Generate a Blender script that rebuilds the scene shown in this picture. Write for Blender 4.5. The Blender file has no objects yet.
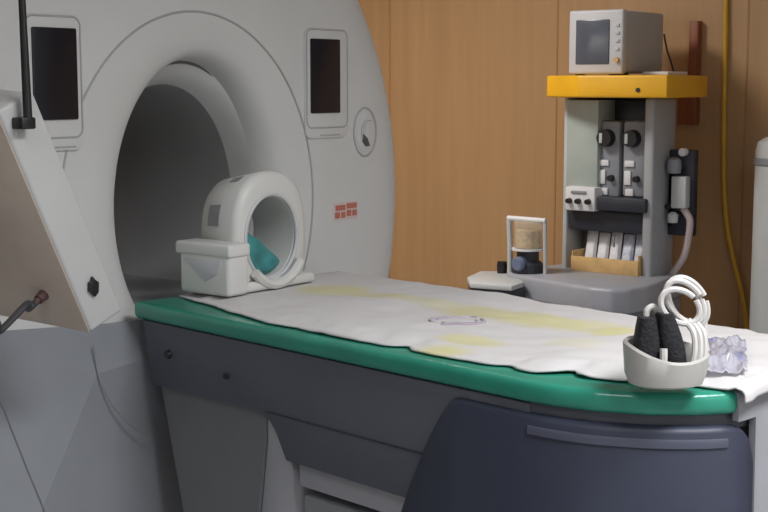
import bpy, bmesh, math, random
from mathutils import Vector, Matrix, noise
random.seed(7)
S = bpy.context.scene
COL = S.collection

# ------------------------------------------------------------------ camera, world, lights, exposure
F_PX = 1350.0
YAW, PITCH = math.radians(37.3), math.radians(-7.2)
FW = Vector((math.cos(YAW)*math.cos(PITCH), math.sin(YAW)*math.cos(PITCH), math.sin(PITCH)))
RT = Vector((math.sin(YAW), -math.cos(YAW), 0.0))
UP = RT.cross(FW)
CAM = Vector((-2.234, -2.228, 1.449))
cd = bpy.data.cameras.new('camera'); cam = bpy.data.objects.new('camera', cd); COL.objects.link(cam)
cd.sensor_fit = 'HORIZONTAL'; cd.sensor_width = 36.0; cd.lens = F_PX/768*36.0; cd.clip_start = 0.05
cam.matrix_world = Matrix((
    (RT.x, UP.x, -FW.x, CAM.x), (RT.y, UP.y, -FW.y, CAM.y), (RT.z, UP.z, -FW.z, CAM.z), (0, 0, 0, 1)))
S.camera = cam

w = bpy.data.worlds.new('world'); S.world = w; w.use_nodes = True
w.node_tree.nodes['Background'].inputs[0].default_value = (0.8, 0.85, 1, 1)
w.node_tree.nodes['Background'].inputs[1].default_value = 0.05

def area(name, loc, size, power, col=(1, 0.98, 0.95), spread=180):
    l = bpy.data.lights.new(name, 'AREA'); l.shape = 'RECTANGLE'; l.size, l.size_y = size
    l.energy = power; l.color = col; l.spread = math.radians(spread)
    o = bpy.data.objects.new(name, l); o.location = loc; COL.objects.link(o)
    return o
area('ceiling_lamp_machine', (1.15, 1.3, 2.74), (0.6, 0.6), 46, (1, 0.96, 0.9), 160)
area('ceiling_lamp_table', (-0.6, -2.5, 2.74), (1.2, 0.6), 58, (0.97, 0.98, 1.0), 145)
area('ceiling_lamp_entrance', (-2.4, -1.6, 2.74), (1.0, 0.6), 14, (0.96, 0.98, 1.0), 130)
S.view_settings.view_transform = 'Standard'
S.view_settings.look = 'None'
S.view_settings.gamma = 1
S.view_settings.use_curve_mapping = False
S.view_settings.exposure = 0.12

def at(px, py, axis, val):
    """the point of the plane <axis>=<val> that stands at a measured place of the photograph"""
    v = FW + RT*((px-384)/F_PX) - UP*((py-256)/F_PX)
    t = (val-CAM[axis])/v[axis]
    return CAM + v*t

# ------------------------------------------------------------------ materials
MATS = {}
def mat(name, c, rough=0.5, metal=0.0, var=0.06, scale=8.0, bump=0.0, stretch=(1, 1, 1), coat=0.0, bscale=None, spec=0.5):
    if name in MATS: return MATS[name]
    m = bpy.data.materials.new(name); m.use_nodes = True; nt = m.node_tree; N = nt.nodes; L = nt.links
    b = N['Principled BSDF']
    b.inputs['Roughness'].default_value = rough; b.inputs['Metallic'].default_value = metal
    b.inputs['Coat Weight'].default_value = coat
    b.inputs['Specular IOR Level'].default_value = spec
    tc = N.new('ShaderNodeTexCoord'); mp = N.new('ShaderNodeMapping'); mp.inputs['Scale'].default_value = stretch
    L.new(tc.outputs['Object'], mp.inputs['Vector'])
    nz = N.new('ShaderNodeTexNoise'); nz.inputs['Scale'].default_value = scale; nz.inputs['Detail'].default_value = 5
    L.new(mp.outputs[0], nz.inputs['Vector'])
    cr = N.new('ShaderNodeValToRGB')
    lo = [max(0, x*(1-var)) for x in c]; hi = [min(1, x*(1+var)) for x in c]
    cr.color_ramp.elements[0].position = 0.3; cr.color_ramp.elements[1].position = 0.7
    cr.color_ramp.elements[0].color = (*lo, 1); cr.color_ramp.elements[1].color = (*hi, 1)
    L.new(nz.outputs['Fac'], cr.inputs['Fac']); L.new(cr.outputs[0], b.inputs['Base Color'])
    if bump:
        n2 = N.new('ShaderNodeTexNoise'); n2.inputs['Scale'].default_value = bscale or scale*3; n2.inputs['Detail'].default_value = 4
        L.new(mp.outputs[0], n2.inputs['Vector'])
        bp = N.new('ShaderNodeBump'); bp.inputs['Strength'].default_value = bump; bp.inputs['Distance'].default_value = 0.01
        L.new(n2.outputs['Fac'], bp.inputs['Height']); L.new(bp.outputs[0], b.inputs['Normal'])
    MATS[name] = m
    return m

white = mat('scanner_white', (0.66, 0.66, 0.65), 0.42, var=0.02)
collar = mat('collar_grey', (0.64, 0.64, 0.64), 0.5, var=0.03)
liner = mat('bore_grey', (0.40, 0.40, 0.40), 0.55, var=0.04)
seam = mat('seam_grey', (0.40, 0.40, 0.40), 0.6)
lowgrey = mat('lower_cover_grey', (0.25, 0.26, 0.285), 0.45, var=0.03)
screen = mat('dark_screen', (0.012, 0.012, 0.018), 0.25, var=0.1)
black = mat('black_plastic', (0.012, 0.012, 0.014), 0.4)
pinkgrey = mat('pink_grey_panel', (0.50, 0.42, 0.35), 0.6, var=0.12, scale=6)
tabside = mat('table_slate', (0.088, 0.091, 0.112), 0.5, var=0.05)
navy = mat('navy_panel', (0.033, 0.038, 0.064), 0.5, var=0.03)
NAVX = -0.04
pedgrey = mat('pedestal_grey', (0.16, 0.165, 0.17), 0.6, var=0.05)
paleedge = mat('pale_edge', (0.36, 0.36, 0.38), 0.5, var=0.04)
greycap = mat('cap_grey', (0.30, 0.305, 0.33), 0.5, var=0.04)
greytab = mat('table_grey', (0.26, 0.265, 0.275), 0.55, var=0.05)
lightgrey = mat('light_grey', (0.55, 0.55, 0.57), 0.5, var=0.04)
green = mat('green_vinyl', (0.025, 0.25, 0.17), 0.22, var=0.1, scale=10, bump=0.15, bscale=20)
teal = mat('teal_pad', (0.05, 0.24, 0.25), 0.6, var=0.3, scale=25, bump=0.3)
coilwhite = mat('coil_white', (0.64, 0.64, 0.62), 0.4, var=0.03)
coilgrey = mat('coil_recess', (0.28, 0.28, 0.29), 0.5)
red = mat('red_ink', (0.52, 0.17, 0.13), 0.6)
stickpaper = mat('sticker_paper', (0.66, 0.56, 0.53), 0.6)
yellow = mat('yellow_plastic', (0.80, 0.42, 0.015), 0.42, var=0.08)
mgrey = mat('machine_grey', (0.25, 0.26, 0.29), 0.5, var=0.05)
mlight = mat('machine_light_grey', (0.50, 0.52, 0.53), 0.5, var=0.05)
worktop = mat('worktop_grey', (0.33, 0.34, 0.385), 0.4, var=0.05)
mpost = mat('machine_post_grey', (0.36, 0.37, 0.39), 0.5, var=0.05)
mgreen = mat('machine_grey_green', (0.40, 0.45, 0.42), 0.45, var=0.06)
mdark = mat('machine_dark', (0.025, 0.028, 0.04), 0.5, var=0.2)
mwhite = mat('machine_white', (0.70, 0.70, 0.72), 0.45, var=0.05)
monitorwhite = mat('monitor_white', (0.55, 0.55, 0.58), 0.45, var=0.03)
monitorside = mat('monitor_side', (0.43, 0.43, 0.44), 0.5, var=0.04)
monscreen = mat('monitor_screen', (0.10, 0.11, 0.14), 0.2, var=0.1)
tan = mat('tan_card', (0.62, 0.40, 0.17), 0.7, var=0.15, scale=20)
board = mat('red_brown_wood', (0.26, 0.075, 0.03), 0.5, var=0.25, scale=6, stretch=(6, 6, 0.6))
chrome = mat('chrome', (0.7, 0.7, 0.72), 0.18, metal=1.0, var=0.02)
hose_y = mat('yellow_hose', (0.62, 0.36, 0.02), 0.5, var=0.08)
hose_g = mat('grey_pink_hose', (0.50, 0.42, 0.42), 0.5, var=0.1)
tubing = mat('white_tubing', (0.60, 0.58, 0.56), 0.35, var=0.04)
bandm = mat('band_off_white', (0.46, 0.45, 0.42), 0.45, var=0.06)
foam = mat('black_foam', (0.008, 0.008, 0.011), 0.75, var=0.3, scale=60, bump=0.3)
cylgrey = mat('gas_cylinder_grey', (0.56, 0.58, 0.58), 0.4, var=0.04)
ceilm = mat('ceiling_white', (0.75, 0.75, 0.74), 0.8, var=0.03)
wallm = mat('wall_paint', (0.62, 0.62, 0.60), 0.8, var=0.03)
floorm = mat('floor_vinyl', (0.36, 0.36, 0.38), 0.4, var=0.1, scale=3)
inkpurple = mat('purple_ink', (0.37, 0.32, 0.37), 0.7, var=0.2)
skyblue = mat('blue_print', (0.12, 0.22, 0.55), 0.5, var=0.3, scale=40)

def wood_mat():
    m = bpy.data.materials.new('wood_laminate'); m.use_nodes = True; nt = m.node_tree; N = nt.nodes; L = nt.links
    b = N['Principled BSDF']; b.inputs['Roughness'].default_value = 0.45
    tc = N.new('ShaderNodeTexCoord'); mp = N.new('ShaderNodeMapping'); mp.inputs['Scale'].default_value = (9, 9, 0.5)
    L.new(tc.outputs['Object'], mp.inputs['Vector'])
    nz = N.new('ShaderNodeTexNoise'); nz.inputs['Scale'].default_value = 2.2; nz.inputs['Detail'].default_value = 8; nz.inputs['Roughness'].default_value = 0.6
    L.new(mp.outputs[0], nz.inputs['Vector'])
    cr = N.new('ShaderNodeValToRGB'); cr.color_ramp.elements[0].position = 0.25; cr.color_ramp.elements[1].position = 0.75
    cr.color_ramp.elements[0].color = (0.42, 0.245, 0.115, 1); cr.color_ramp.elements[1].color = (0.50, 0.30, 0.145, 1)
    L.new(nz.outputs['Fac'], cr.inputs['Fac'])
    L.new(cr.outputs[0], b.inputs['Base Color'])
    return m
wood = wood_mat()

def sheet_mat():
    m = bpy.data.materials.new('stained_white_sheet'); m.use_nodes = True; nt = m.node_tree; N = nt.nodes; L = nt.links
    b = N['Principled BSDF']; b.inputs['Roughness'].default_value = 0.8
    tc = N.new('ShaderNodeTexCoord')
    sep = N.new('ShaderNodeSeparateXYZ'); L.new(tc.outputs['Object'], sep.inputs[0])
    nz = N.new('ShaderNodeTexNoise'); nz.inputs['Scale'].default_value = 9; nz.inputs['Detail'].default_value = 5
    L.new(tc.outputs['Object'], nz.inputs['Vector'])
    def blob(cx, cy, sx, sy, k):
        # an elongated soft-edged stain of its own shape on the cloth
        a = N.new('ShaderNodeMapping'); a.inputs['Location'].default_value = (-cx/sx, -cy/sy, 0); a.inputs['Scale'].default_value = (1/sx, 1/sy, 0)
        L.new(tc.outputs['Object'], a.inputs['Vector'])
        ln = N.new('ShaderNodeVectorMath'); ln.operation = 'LENGTH'; L.new(a.outputs[0], ln.inputs[0])
        ad = N.new('ShaderNodeMath'); ad.operation = 'MULTIPLY_ADD'; ad.inputs[1].default_value = 1.3
        L.new(nz.outputs['Fac'], ad.inputs[0])
        L.new(ln.outputs['Value'], ad.inputs[2])
        mr = N.new('ShaderNodeMapRange'); mr.inputs['From Min'].default_value = 1.2; mr.inputs['From Max'].default_value = 1.8
        mr.inputs['To Min'].default_value = k; mr.inputs['To Max'].default_value = 0.0
        L.new(ad.outputs[0], mr.inputs['Value'])
        return mr.outputs[0]
    outs = [blob(*q) for q in STAINS]
    cur = outs[0]
    for o in outs[1:]:
        mx = N.new('ShaderNodeMath'); mx.operation = 'MAXIMUM'; L.new(cur, mx.inputs[0]); L.new(o, mx.inputs[1]); cur = mx.outputs[0]
    mix = N.new('ShaderNodeMix'); mix.data_type = 'RGBA'
    mix.inputs['A'].default_value = (0.61, 0.59, 0.59, 1); mix.inputs['B'].default_value = (0.61, 0.57, 0.28, 1)
    L.new(cur, mix.inputs['Factor']); L.new(mix.outputs['Result'], b.inputs['Base Color'])
    return m

def bag_mat():
    m = bpy.data.materials.new('clear_film_blue_print'); m.use_nodes = True; nt = m.node_tree; N = nt.nodes; L = nt.links
    b = N['Principled BSDF']; b.inputs['Roughness'].default_value = 0.15
    tc = N.new('ShaderNodeTexCoord')
    nz = N.new('ShaderNodeTexNoise'); nz.inputs['Scale'].default_value = 10; nz.inputs['Detail'].default_value = 3
    L.new(tc.outputs['Object'], nz.inputs['Vector'])
    cr = N.new('ShaderNodeValToRGB'); cr.color_ramp.elements[0].position = 0.50; cr.color_ramp.elements[1].position = 0.62
    cr.color_ramp.elements[0].color = (0.55, 0.54, 0.62, 1); cr.color_ramp.elements[1].color = (0.16, 0.22, 0.50, 1)
    L.new(nz.outputs['Fac'], cr.inputs['Fac']); L.new(cr.outputs[0], b.inputs['Base Color'])
    b.inputs['Alpha'].default_value = 0.62
    return m

def clear_mat():
    m = bpy.data.materials.new('clear_plastic'); m.use_nodes = True
    b = m.node_tree.nodes['Principled BSDF']
    b.inputs['Base Color'].default_value = (0.85, 0.82, 0.7, 1); b.inputs['Roughness'].default_value = 0.1
    b.inputs['Alpha'].default_value = 0.25
    return m
clear = clear_mat()

# ------------------------------------------------------------------ mesh helpers (world coordinates)
def BM(): return bmesh.new()

def box(bm, lo, hi, bev=0.0, seg=2, M=None):
    r = bmesh.ops.create_cube(bm, size=1.0)
    vs = r['verts']
    c = [(a+b)/2 for a, b in zip(lo, hi)]; d = [abs(b-a) for a, b in zip(lo, hi)]
    for v in vs: v.co = Vector((c[0]+v.co.x*d[0], c[1]+v.co.y*d[1], c[2]+v.co.z*d[2]))
    if bev:
        es = list({e for v in vs for e in v.link_edges})
        r2 = bmesh.ops.bevel(bm, geom=es, offset=bev, segments=seg, affect='EDGES', profile=0.5)
        vs = list({v for f in r2['faces'] for v in f.verts} | {v for v in vs if v.is_valid})
    if M is not None:
        for v in vs: v.co = M @ v.co
    return vs

def cyl(bm, p0, p1, r0, r1=None, n=24, cap=True):
    p0, p1 = Vector(p0), Vector(p1); r1 = r0 if r1 is None else r1
    d = (p1-p0).normalized(); q = d.to_track_quat('Z', 'Y').to_matrix()
    a = [bm.verts.new(p0+q@Vector((r0*math.cos(2*math.pi*i/n), r0*math.sin(2*math.pi*i/n), 0))) for i in range(n)]
    b = [bm.verts.new(p1+q@Vector((r1*math.cos(2*math.pi*i/n), r1*math.sin(2*math.pi*i/n), 0))) for i in range(n)]
    for i in range(n): bm.faces.new((a[i], a[(i+1) % n], b[(i+1) % n], b[i]))
    if cap: bm.faces.new(a[::-1]); bm.faces.new(b)

def lathe(bm, o, axis, prof, n=32, sx=1.0, sy=1.0):
    """rings of radius r at height h along axis from o; r=0 closes"""
    o = Vector(o); q = Vector(axis).normalized().to_track_quat('Z', 'Y').to_matrix()
    prev = None
    for r, h in prof:
        if r <= 1e-6: cur = [bm.verts.new(o+q@Vector((0, 0, h)))]
        else: cur = [bm.verts.new(o+q@Vector((sx*r*math.cos(2*math.pi*i/n), sy*r*math.sin(2*math.pi*i/n), h))) for i in range(n)]
        if prev:
            if len(prev) == 1 and len(cur) > 1:
                for i in range(n): bm.faces.new((prev[0], cur[(i+1) % n], cur[i]))
            elif len(cur) == 1 and len(prev) > 1:
                for i in range(n): bm.faces.new((prev[i], prev[(i+1) % n], cur[0]))
            elif len(cur) > 1:
                for i in range(n): bm.faces.new((prev[i], prev[(i+1) % n], cur[(i+1) % n], cur[i]))
        prev = cur

def smooth_path(pts, sub=8, closed=False):
    P = [Vector(p) for p in pts]; out = []; n = len(P)
    rng = range(n if closed else n-1)
    for i in rng:
        if closed: p0, p1, p2, p3 = P[(i-1) % n], P[i], P[(i+1) % n], P[(i+2) % n]
        else: p0, p1, p2, p3 = P[max(i-1, 0)], P[i], P[i+1], P[min(i+2, n-1)]
        for k in range(sub):
            t = k/sub
            out.append(0.5*((2*p1)+(p2-p0)*t+(2*p0-5*p1+4*p2-p3)*t*t+(3*p1-p0-3*p2+p3)*t**3))
    if not closed: out.append(P[-1])
    return out

def tube(bm, path, r, n=10, closed=False):
    rad = r if callable(r) else (lambda t: r)
    rings = []; m = len(path); up = None
    for i, p in enumerate(path):
        a = path[(i-1) % m] if (closed or i > 0) else path[i]; b = path[(i+1) % m] if (closed or i < m-1) else path[i]
        d = (b-a).normalized()
        if up is None:
            up = d.orthogonal().normalized()
        up = (up-d*up.dot(d)).normalized(); s = d.cross(up)
        rr = rad(i/(m-1))
        rings.append([bm.verts.new(p+rr*(math.cos(2*math.pi*k/n)*up+math.sin(2*math.pi*k/n)*s)) for k in range(n)])
    for i in range(m if closed else m-1):
        A, Bq = rings[i], rings[(i+1) % m]
        for k in range(n): bm.faces.new((A[k], A[(k+1) % n], Bq[(k+1) % n], Bq[k]))
    if not closed:
        bm.faces.new(rings[0][::-1]); bm.faces.new(rings[-1])

def extrude_poly(bm, pts, vec, bev=0.0, seg=2):
    """flat polygon (3-D points) pushed along vec"""
    vec = Vector(vec)
    a = [bm.verts.new(Vector(p)) for p in pts]; b = [bm.verts.new(Vector(p)+vec) for p in pts]
    n = len(a); fs = [bm.faces.new(a[::-1]), bm.faces.new(b)]
    for i in range(n): fs.append(bm.faces.new((a[i], a[(i+1) % n], b[(i+1) % n], b[i])))
    bmesh.ops.recalc_face_normals(bm, faces=fs)
    if bev:
        es = list({e for v in a+b for e in v.link_edges})
        bmesh.ops.bevel(bm, geom=es, offset=bev, segments=seg, affect='EDGES', profile=0.5)

def rrect(cx, cz, w, h, r, seg=5):
    out = []
    for (sx, sz, a0) in ((1, 1, 0), (-1, 1, 90), (-1, -1, 180), (1, -1, 270)):
        for k in range(seg+1):
            a = math.radians(a0+90*k/seg)
            out.append((cx+sx*(w/2-r)+r*math.cos(a), cz+sz*(h/2-r)+r*math.sin(a)))
    return out

# ------------------------------------------------------------------ scene-graph helpers
ORG = {}
XF = None      # set while building what lies along the (slightly turned) table
def thing(name, label, cat, loc, group=None):
    o = bpy.data.objects.new(name, None); o.empty_display_size = 0.05; COL.objects.link(o)
    o.location = loc; o['label'] = label; o['category'] = cat
    if group: o['group'] = group
    ORG[o.name] = Vector(loc)
    return o

def obj(name, bm, m, parent=None, smooth=True, label=None, origin=None, angle=35):
    off = ORG[parent.name] if parent else Vector(origin or (0, 0, 0))
    if XF is not None:
        for v in bm.verts: v.co = XF @ v.co
    bmesh.ops.remove_doubles(bm, verts=bm.verts, dist=1e-6)
    bmesh.ops.recalc_face_normals(bm, faces=bm.faces)
    for v in bm.verts: v.co -= off
    me = bpy.data.meshes.new(name)
    bm.to_mesh(me); bm.free()
    o = bpy.data.objects.new(name, me); COL.objects.link(o)
    if isinstance(m, (list, tuple)):
        for q in m: me.materials.append(q)
    else: me.materials.append(m)
    if smooth:
        for p in me.polygons: p.use_smooth = True
        me.set_sharp_from_angle(angle=math.radians(angle))
    if parent: o.parent = parent
    else: o.location = off
    ORG[o.name] = off
    if label: o['label'] = label
    return o

def tag(o, label, cat, group=None, kind=None):
    o['label'] = label; o['category'] = cat
    if group: o['group'] = group
    if kind: o['kind'] = kind
    return o

def struct(name, bm, m):
    o = obj(name, bm, m, smooth=False); o['kind'] = 'structure'; return o

# ------------------------------------------------------------------ the room
X0, X1, Y0, Y1, ZC = -3.3, 3.1, -3.4, 2.7, 2.8
b = BM(); box(b, (X0, Y0, -0.1), (X1, Y1, 0)); struct('floor', b, floorm)
b = BM(); box(b, (X0, Y0, ZC), (X1, Y1, ZC+0.1)); struct('ceiling', b, ceilm)
b = BM(); box(b, (X1, Y0, 0), (X1+0.1, Y1, ZC)); struct('wall_right', b, wood)
b = BM(); box(b, (X0, Y1, 0), (X1, Y1+0.1, ZC)); struct('wall_back', b, wood)
b = BM(); box(b, (X0-0.1, Y0, 0), (X0, Y1, ZC)); struct('wall_left', b, wallm)
b = BM(); box(b, (X0, Y0-0.1, 0), (X1, Y0, ZC)); struct('wall_front', b, wallm)
# cover strips over the joints of the wood panels
jt = mat('panel_joint', (0.40, 0.20, 0.075), 0.5, var=0.1)
for k, yy in enumerate((0.86, -0.03, 1.80)):
    b = BM(); box(b, (X1-0.002, yy-0.004, 0.0), (X1+0.01, yy+0.004, ZC)); struct('trim_%d' % (k+1), b, jt)
b = BM(); box(b, (X1-0.015, Y0, 0), (X1, Y1, 0.1), 0.004); struct('baseboard_right', b, jt)

# ------------------------------------------------------------------ the scanner
CZ = 1.17
NT = 128
A_OUT, B_OUT = 0.825, 0.862
RA, RB = 0.405, 0.446
def outline(t, s=1.0):
    c, n = math.cos(t), math.sin(t)
    x = A_OUT*s*c; z = B_OUT*s*n
    if n < 0: z = max(0.98*n*s, -0.87*s)
    return x, CZ+z
def ell(t, a, bb):
    k = min(1, max(0, (RA-a)/0.13))     # the bore sits a little off the centre of its surround
    return -0.015+0.035*k+a*math.cos(t), CZ+bb*math.sin(t)
TS = [2*math.pi*i/NT for i in range(NT)]
def loft(bm, rings):
    rv = [[bm.verts.new(p) for p in r] for r in rings]
    for A, Bq in zip(rv, rv[1:]):
        for i in range(NT): bm.faces.new((A[i], A[(i+1) % NT], Bq[(i+1) % NT], Bq[i]))

scanner = thing('mri_scanner', 'large white scanner with round bore, two dark screens and rounded sides', 'scanner', (0, 0.8, 0))
rings = []
for u in (0.0, 0.25, 0.5, 0.75, 1.0):
    rg = []
    for t in TS:
        x0, z0 = ell(t, RA, RB); x1, z1 = outline(t, 0.80)
        rg.append((x0+(x1-x0)*u, 0.0, z0+(z1-z0)*u))
    rings.append(rg)
for s, y in ((0.86, 0.004), (0.91, 0.014), (0.95, 0.032), (0.98, 0.065), (0.996, 0.115), (1.0, 0.18), (1.0, 1.45), (0.97, 1.56), (0.88, 1.6)):
    rings.append([(outline(t, s)[0], y, outline(t, s)[1]) for t in TS])
rings.append([(ell(t, 0.3, 0.36)[0], 1.6, ell(t, 0.3, 0.36)[1]) for t in TS])
b = BM(); loft(b, rings); obj('housing', b, white, scanner)
# funnel that leads into the bore
b = BM()
prof = [(RA, RB, 0.0), (0.37, 0.418, 0.003), (0.333, 0.39, 0.008), (0.298, 0.366, 0.016), (0.270, 0.352, 0.029), (0.254, 0.344, 0.045),
        (0.243, 0.338, 0.068), (0.238, 0.336, 0.085)]
loft(b, [[(ell(t, a, q)[0], y, ell(t, a, q)[1]) for t in TS] for a, q, y in prof])
obj('bore_flare', b, white, scanner)
b = BM()
prof = [(0.238, 0.336, 0.085), (0.2375, 0.330, 0.088), (0.236, 0.318, 0.097), (0.234, 0.304, 0.112), (0.231, 0.292, 0.130), (0.228, 0.282, 0.150)]
loft(b, [[(ell(t, a, q)[0], y, ell(t, a, q)[1]) for t in TS] for a, q, y in prof])
obj('bore_collar', b, collar, scanner, label='light grey collar inside the bore mouth')
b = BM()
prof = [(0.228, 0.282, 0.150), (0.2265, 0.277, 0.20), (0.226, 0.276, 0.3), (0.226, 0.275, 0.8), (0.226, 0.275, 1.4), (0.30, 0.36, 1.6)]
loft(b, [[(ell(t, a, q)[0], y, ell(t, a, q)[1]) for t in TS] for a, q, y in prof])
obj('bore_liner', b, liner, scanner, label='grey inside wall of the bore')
b = BM(); tube(b, [Vector((ell(t, RA, RB)[0], 0.0, ell(t, RA, RB)[1])) for t in TS], 0.0028, 8, True)
obj('seam_ring', b, seam, scanner, label='thin grey seam around the bore')
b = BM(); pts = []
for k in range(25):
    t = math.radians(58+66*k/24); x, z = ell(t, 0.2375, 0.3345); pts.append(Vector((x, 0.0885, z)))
tube(b, pts, lambda u: 0.0012+0.004*math.sin(math.pi*u), 8); obj('lip_shade', b, mat('lip_shade_grey', (0.12, 0.12, 0.12), 0.7), scanner, label='dark line of painted shade along the top of the bore lip')  # shade under the bore lip, put in as a dark tapered tube
# bed bridge in the bore
b = BM(); box(b, (-0.19, 0.02, 0.90), (0.19, 1.5, 0.955), 0.008); obj('bore_bridge', b, greytab, scanner)

def display(px0, px1, pz0, pz1, sx0, sx1, sz0, sz1):
    cx, cz = (px0+px1)/2, (pz0+pz1)/2
    bz = BM(); pts = [(x, 0.004, z) for x, z in rrect(cx, cz, px1-px0, pz1-pz0, 0.022)]
    extrude_poly(bz, pts, (0, -0.010, 0), 0.002)
    bezel = obj('display_bezel', bz, white, scanner)
    g = BM(); tube(g, [Vector((x, -0.006, z)) for x, z in rrect(cx, cz+0.012, px1-px0-0.008, pz1-pz0-0.03, 0.018)], 0.0022, 6, True)
    obj('bezel_groove', g, seam, bezel)
    s = BM(); extrude_poly(s, [(x, -0.004, z) for x, z in rrect((sx0+sx1)/2, (sz0+sz1)/2, sx1-sx0, sz1-sz0, 0.004)], (0, -0.006, 0), 0.001)
    obj('display_screen', s, screen, bezel, label='black screen')
    h = BM(); box(h, (cx-0.03, -0.0075, sz0-0.058), (cx+0.05, -0.004, sz0-0.055)); obj('panel_line', h, seam, bezel)
display(-0.502, -0.355, 1.315, 1.592, -0.484, -0.371, 1.379, 1.566)
display(0.359, 0.529, 1.315, 1.592, 0.377, 0.492, 1.379, 1.566)
# round emblem
b = BM()
ec = (0.607, 1.326)
tube(b, [Vector((ec[0]+0.048*math.cos(t), 0.001, ec[1]+0.064*math.sin(t))) for t in [2*math.pi*i/48 for i in range(48)]], 0.0035, 8, True)
emb = obj('emblem', b, seam, scanner, label='round grey emblem')
b = BM(); lathe(b, (ec[0], 0.003, ec[1]), (0, -1, 0), [(0, 0), (0.041, 0), (0.041, 0.005), (0.036, 0.007), (0, 0.0075)], 40, 0.95, 1.3)
obj('emblem_disc', b, white, emb)
b = BM()
pts = []
for k in range(17):
    a = math.radians(70+180*k/16); pts.append((ec[0]+0.002+0.025*math.cos(a), -0.005, ec[1]+0.033*math.sin(a)))
for k in range(17):
    a = math.radians(250-180*k/16); pts.append((ec[0]+0.012+0.019*math.cos(a), -0.005, ec[1]+0.004+0.027*math.sin(a)))
extrude_poly(b, pts, (0, -0.002, 0)); obj('emblem_crescent', b, lightgrey, emb)
b = BM(); extrude_poly(b, [(ec[0]-0.017, -0.005, ec[1]-0.004), (ec[0]+0.001, -0.005, ec[1]-0.016), (ec[0]+0.012, -0.005, ec[1]-0.036), (ec[0]-0.004, -0.005, ec[1]-0.038), (ec[0]-0.018, -0.005, ec[1]-0.024)], (0, -0.003, 0))
obj('emblem_mark', b, mat('emblem_dark', (0.10, 0.10, 0.10), 0.5), emb)
# small red notice on the right of the front
b = BM(); box(b, (0.474, -0.0015, 1.098), (0.572, 0.001, 1.145)); st = obj('sticker', b, stickpaper, scanner, smooth=False, label='small pale sticker with faded red marks')
b = BM()
for x0, x1, z0, z1 in ((0.480, 0.520, 1.124, 1.138), (0.478, 0.498, 1.104, 1.120), (0.503, 0.520, 1.104, 1.119), (0.526, 0.568, 1.127, 1.141), (0.526, 0.545, 1.107, 1.123), (0.550, 0.568, 1.107, 1.122)):
    box(b, (x0, -0.0028, z0), (x1, -0.001, z1))
obj('red_marks', b, red, st, smooth=False)
# lower cover with a sloping ridge
b = BM()
R0 = at(97, 374, 1, -0.05); _r = at(41, 512, 1, -0.12); R1 = R0+(_r-R0)*(R0.z/(R0.z-_r.z)); R1.z = 0
Lt, Lb = Vector((-0.80, -0.004, 0.98)), Vector((-1.35, 0.02, 0.0))
Rt, Rb = Vector((0.55, -0.006, 0.90)), Vector((0.62, -0.01, 0.0))
Tl, Tr = Vector((-0.285, -0.002, 0.935)), Vector((0.55, -0.001, 0.91))
fr = [Lt, R0, Rt, Lb, R1, Rb, Tl, Tr]
vs = [b.verts.new(p) for p in fr]
bk = {k: b.verts.new(Vector((fr[k].x, 1.3, fr[k].z))) for k in (0, 6, 7, 2, 3, 5)}
b.faces.new((vs[0], vs[1], vs[4], vs[3])); b.faces.new((vs[1], vs[2], vs[5], vs[4]))
b.faces.new((vs[0], vs[6], vs[1])); b.faces.new((vs[6], vs[7], vs[2], vs[1]))
b.faces.new((vs[0], vs[3], bk[3], bk[0])); b.faces.new((vs[2], bk[2], bk[5], vs[5])); b.faces.new((vs[6], vs[0], bk[0], bk[6]))
b.faces.new((vs[7], vs[6], bk[6], bk[7])); b.faces.new((vs[2], vs[7], bk[7], bk[2])); b.faces.new((vs[3], vs[4], vs[5], bk[5], bk[3])); b.faces.new((bk[0], bk[3], bk[5], bk[2], bk[7], bk[6]))
obj('lower_cover', b, lowgrey, scanner, smooth=False, label='grey lower front cover with a slanted ridge')

# ------------------------------------------------------------------ tilted console on the left
P0 = Vector((-0.640, -0.35, 1.006)); WB = Vector((0.074, 0, 0.030)); LB = Vector((-0.187, 0, 0.402))
DB = Vector((-0.085, 0.33, 0.032))
con = thing('control_console', 'white tilted box jutting from the scanner beside the bore, with cable plugged in', 'console', P0)
b = BM(); extrude_poly(b, [P0, P0+WB, P0+WB+LB, P0+LB], DB, 0.006, 3); cons = obj('console_case', b, mat('console_grey_white', (0.50, 0.50, 0.49), 0.45, var=0.03), con)
nrm = LB.cross(DB).normalized()
if nrm.dot(CAM-P0) < 0: nrm = -nrm
b = BM()
q = [P0+LB*u+DB*v+nrm*0.0 for u, v in ((0.0, 0.012), (1.0, 0.012), (1.0, 0.99), (0.0, 0.99))]
extrude_poly(b, q, nrm*0.003, 0.001); obj('side_panel', b, pinkgrey, con, label='pinkish grey side panel of the console')
b = BM()
sc = at(92, 287, 1, -0.351)
extrude_poly(b, [sc+Vector((x, 0, z)) for x, z in ((-0.002, 0.02), (0.004, 0.013), (0.012, 0.008), (0.011, -0.010), (0.003, -0.018), (-0.004, -0.012), (-0.011, -0.006), (-0.010, 0.010), (-0.005, 0.011))], (0, -0.006, 0), 0.001)
obj('black_socket', b, black, con)
sp = P0+LB*0.155+DB*0.215
b = BM(); cyl(b, sp, sp+nrm*0.02, 0.011, 0.009, 16); cyl(b, sp+nrm*0.02, sp+nrm*0.03, 0.006, 0.006, 12); obj('plug_socket', b, mat('dark_red_socket', (0.10, 0.05, 0.05), 0.5), con)
cabpts = [sp+nrm*0.029, sp+nrm*0.05, at(27, 304, 0, sp.x-0.10), at(0, 331, 0, sp.x-0.16), at(-30, 352, 0, sp.x-0.24), Vector((-1.25, -0.2, 0.5)), Vector((-1.3, -0.2, 0.008))]
b = BM(); tube(b, smooth_path(cabpts, 10), 0.006, 8)
obj('power_cable', b, mat('dark_cable', (0.035, 0.035, 0.04), 0.5), con, label='dark cable')
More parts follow.
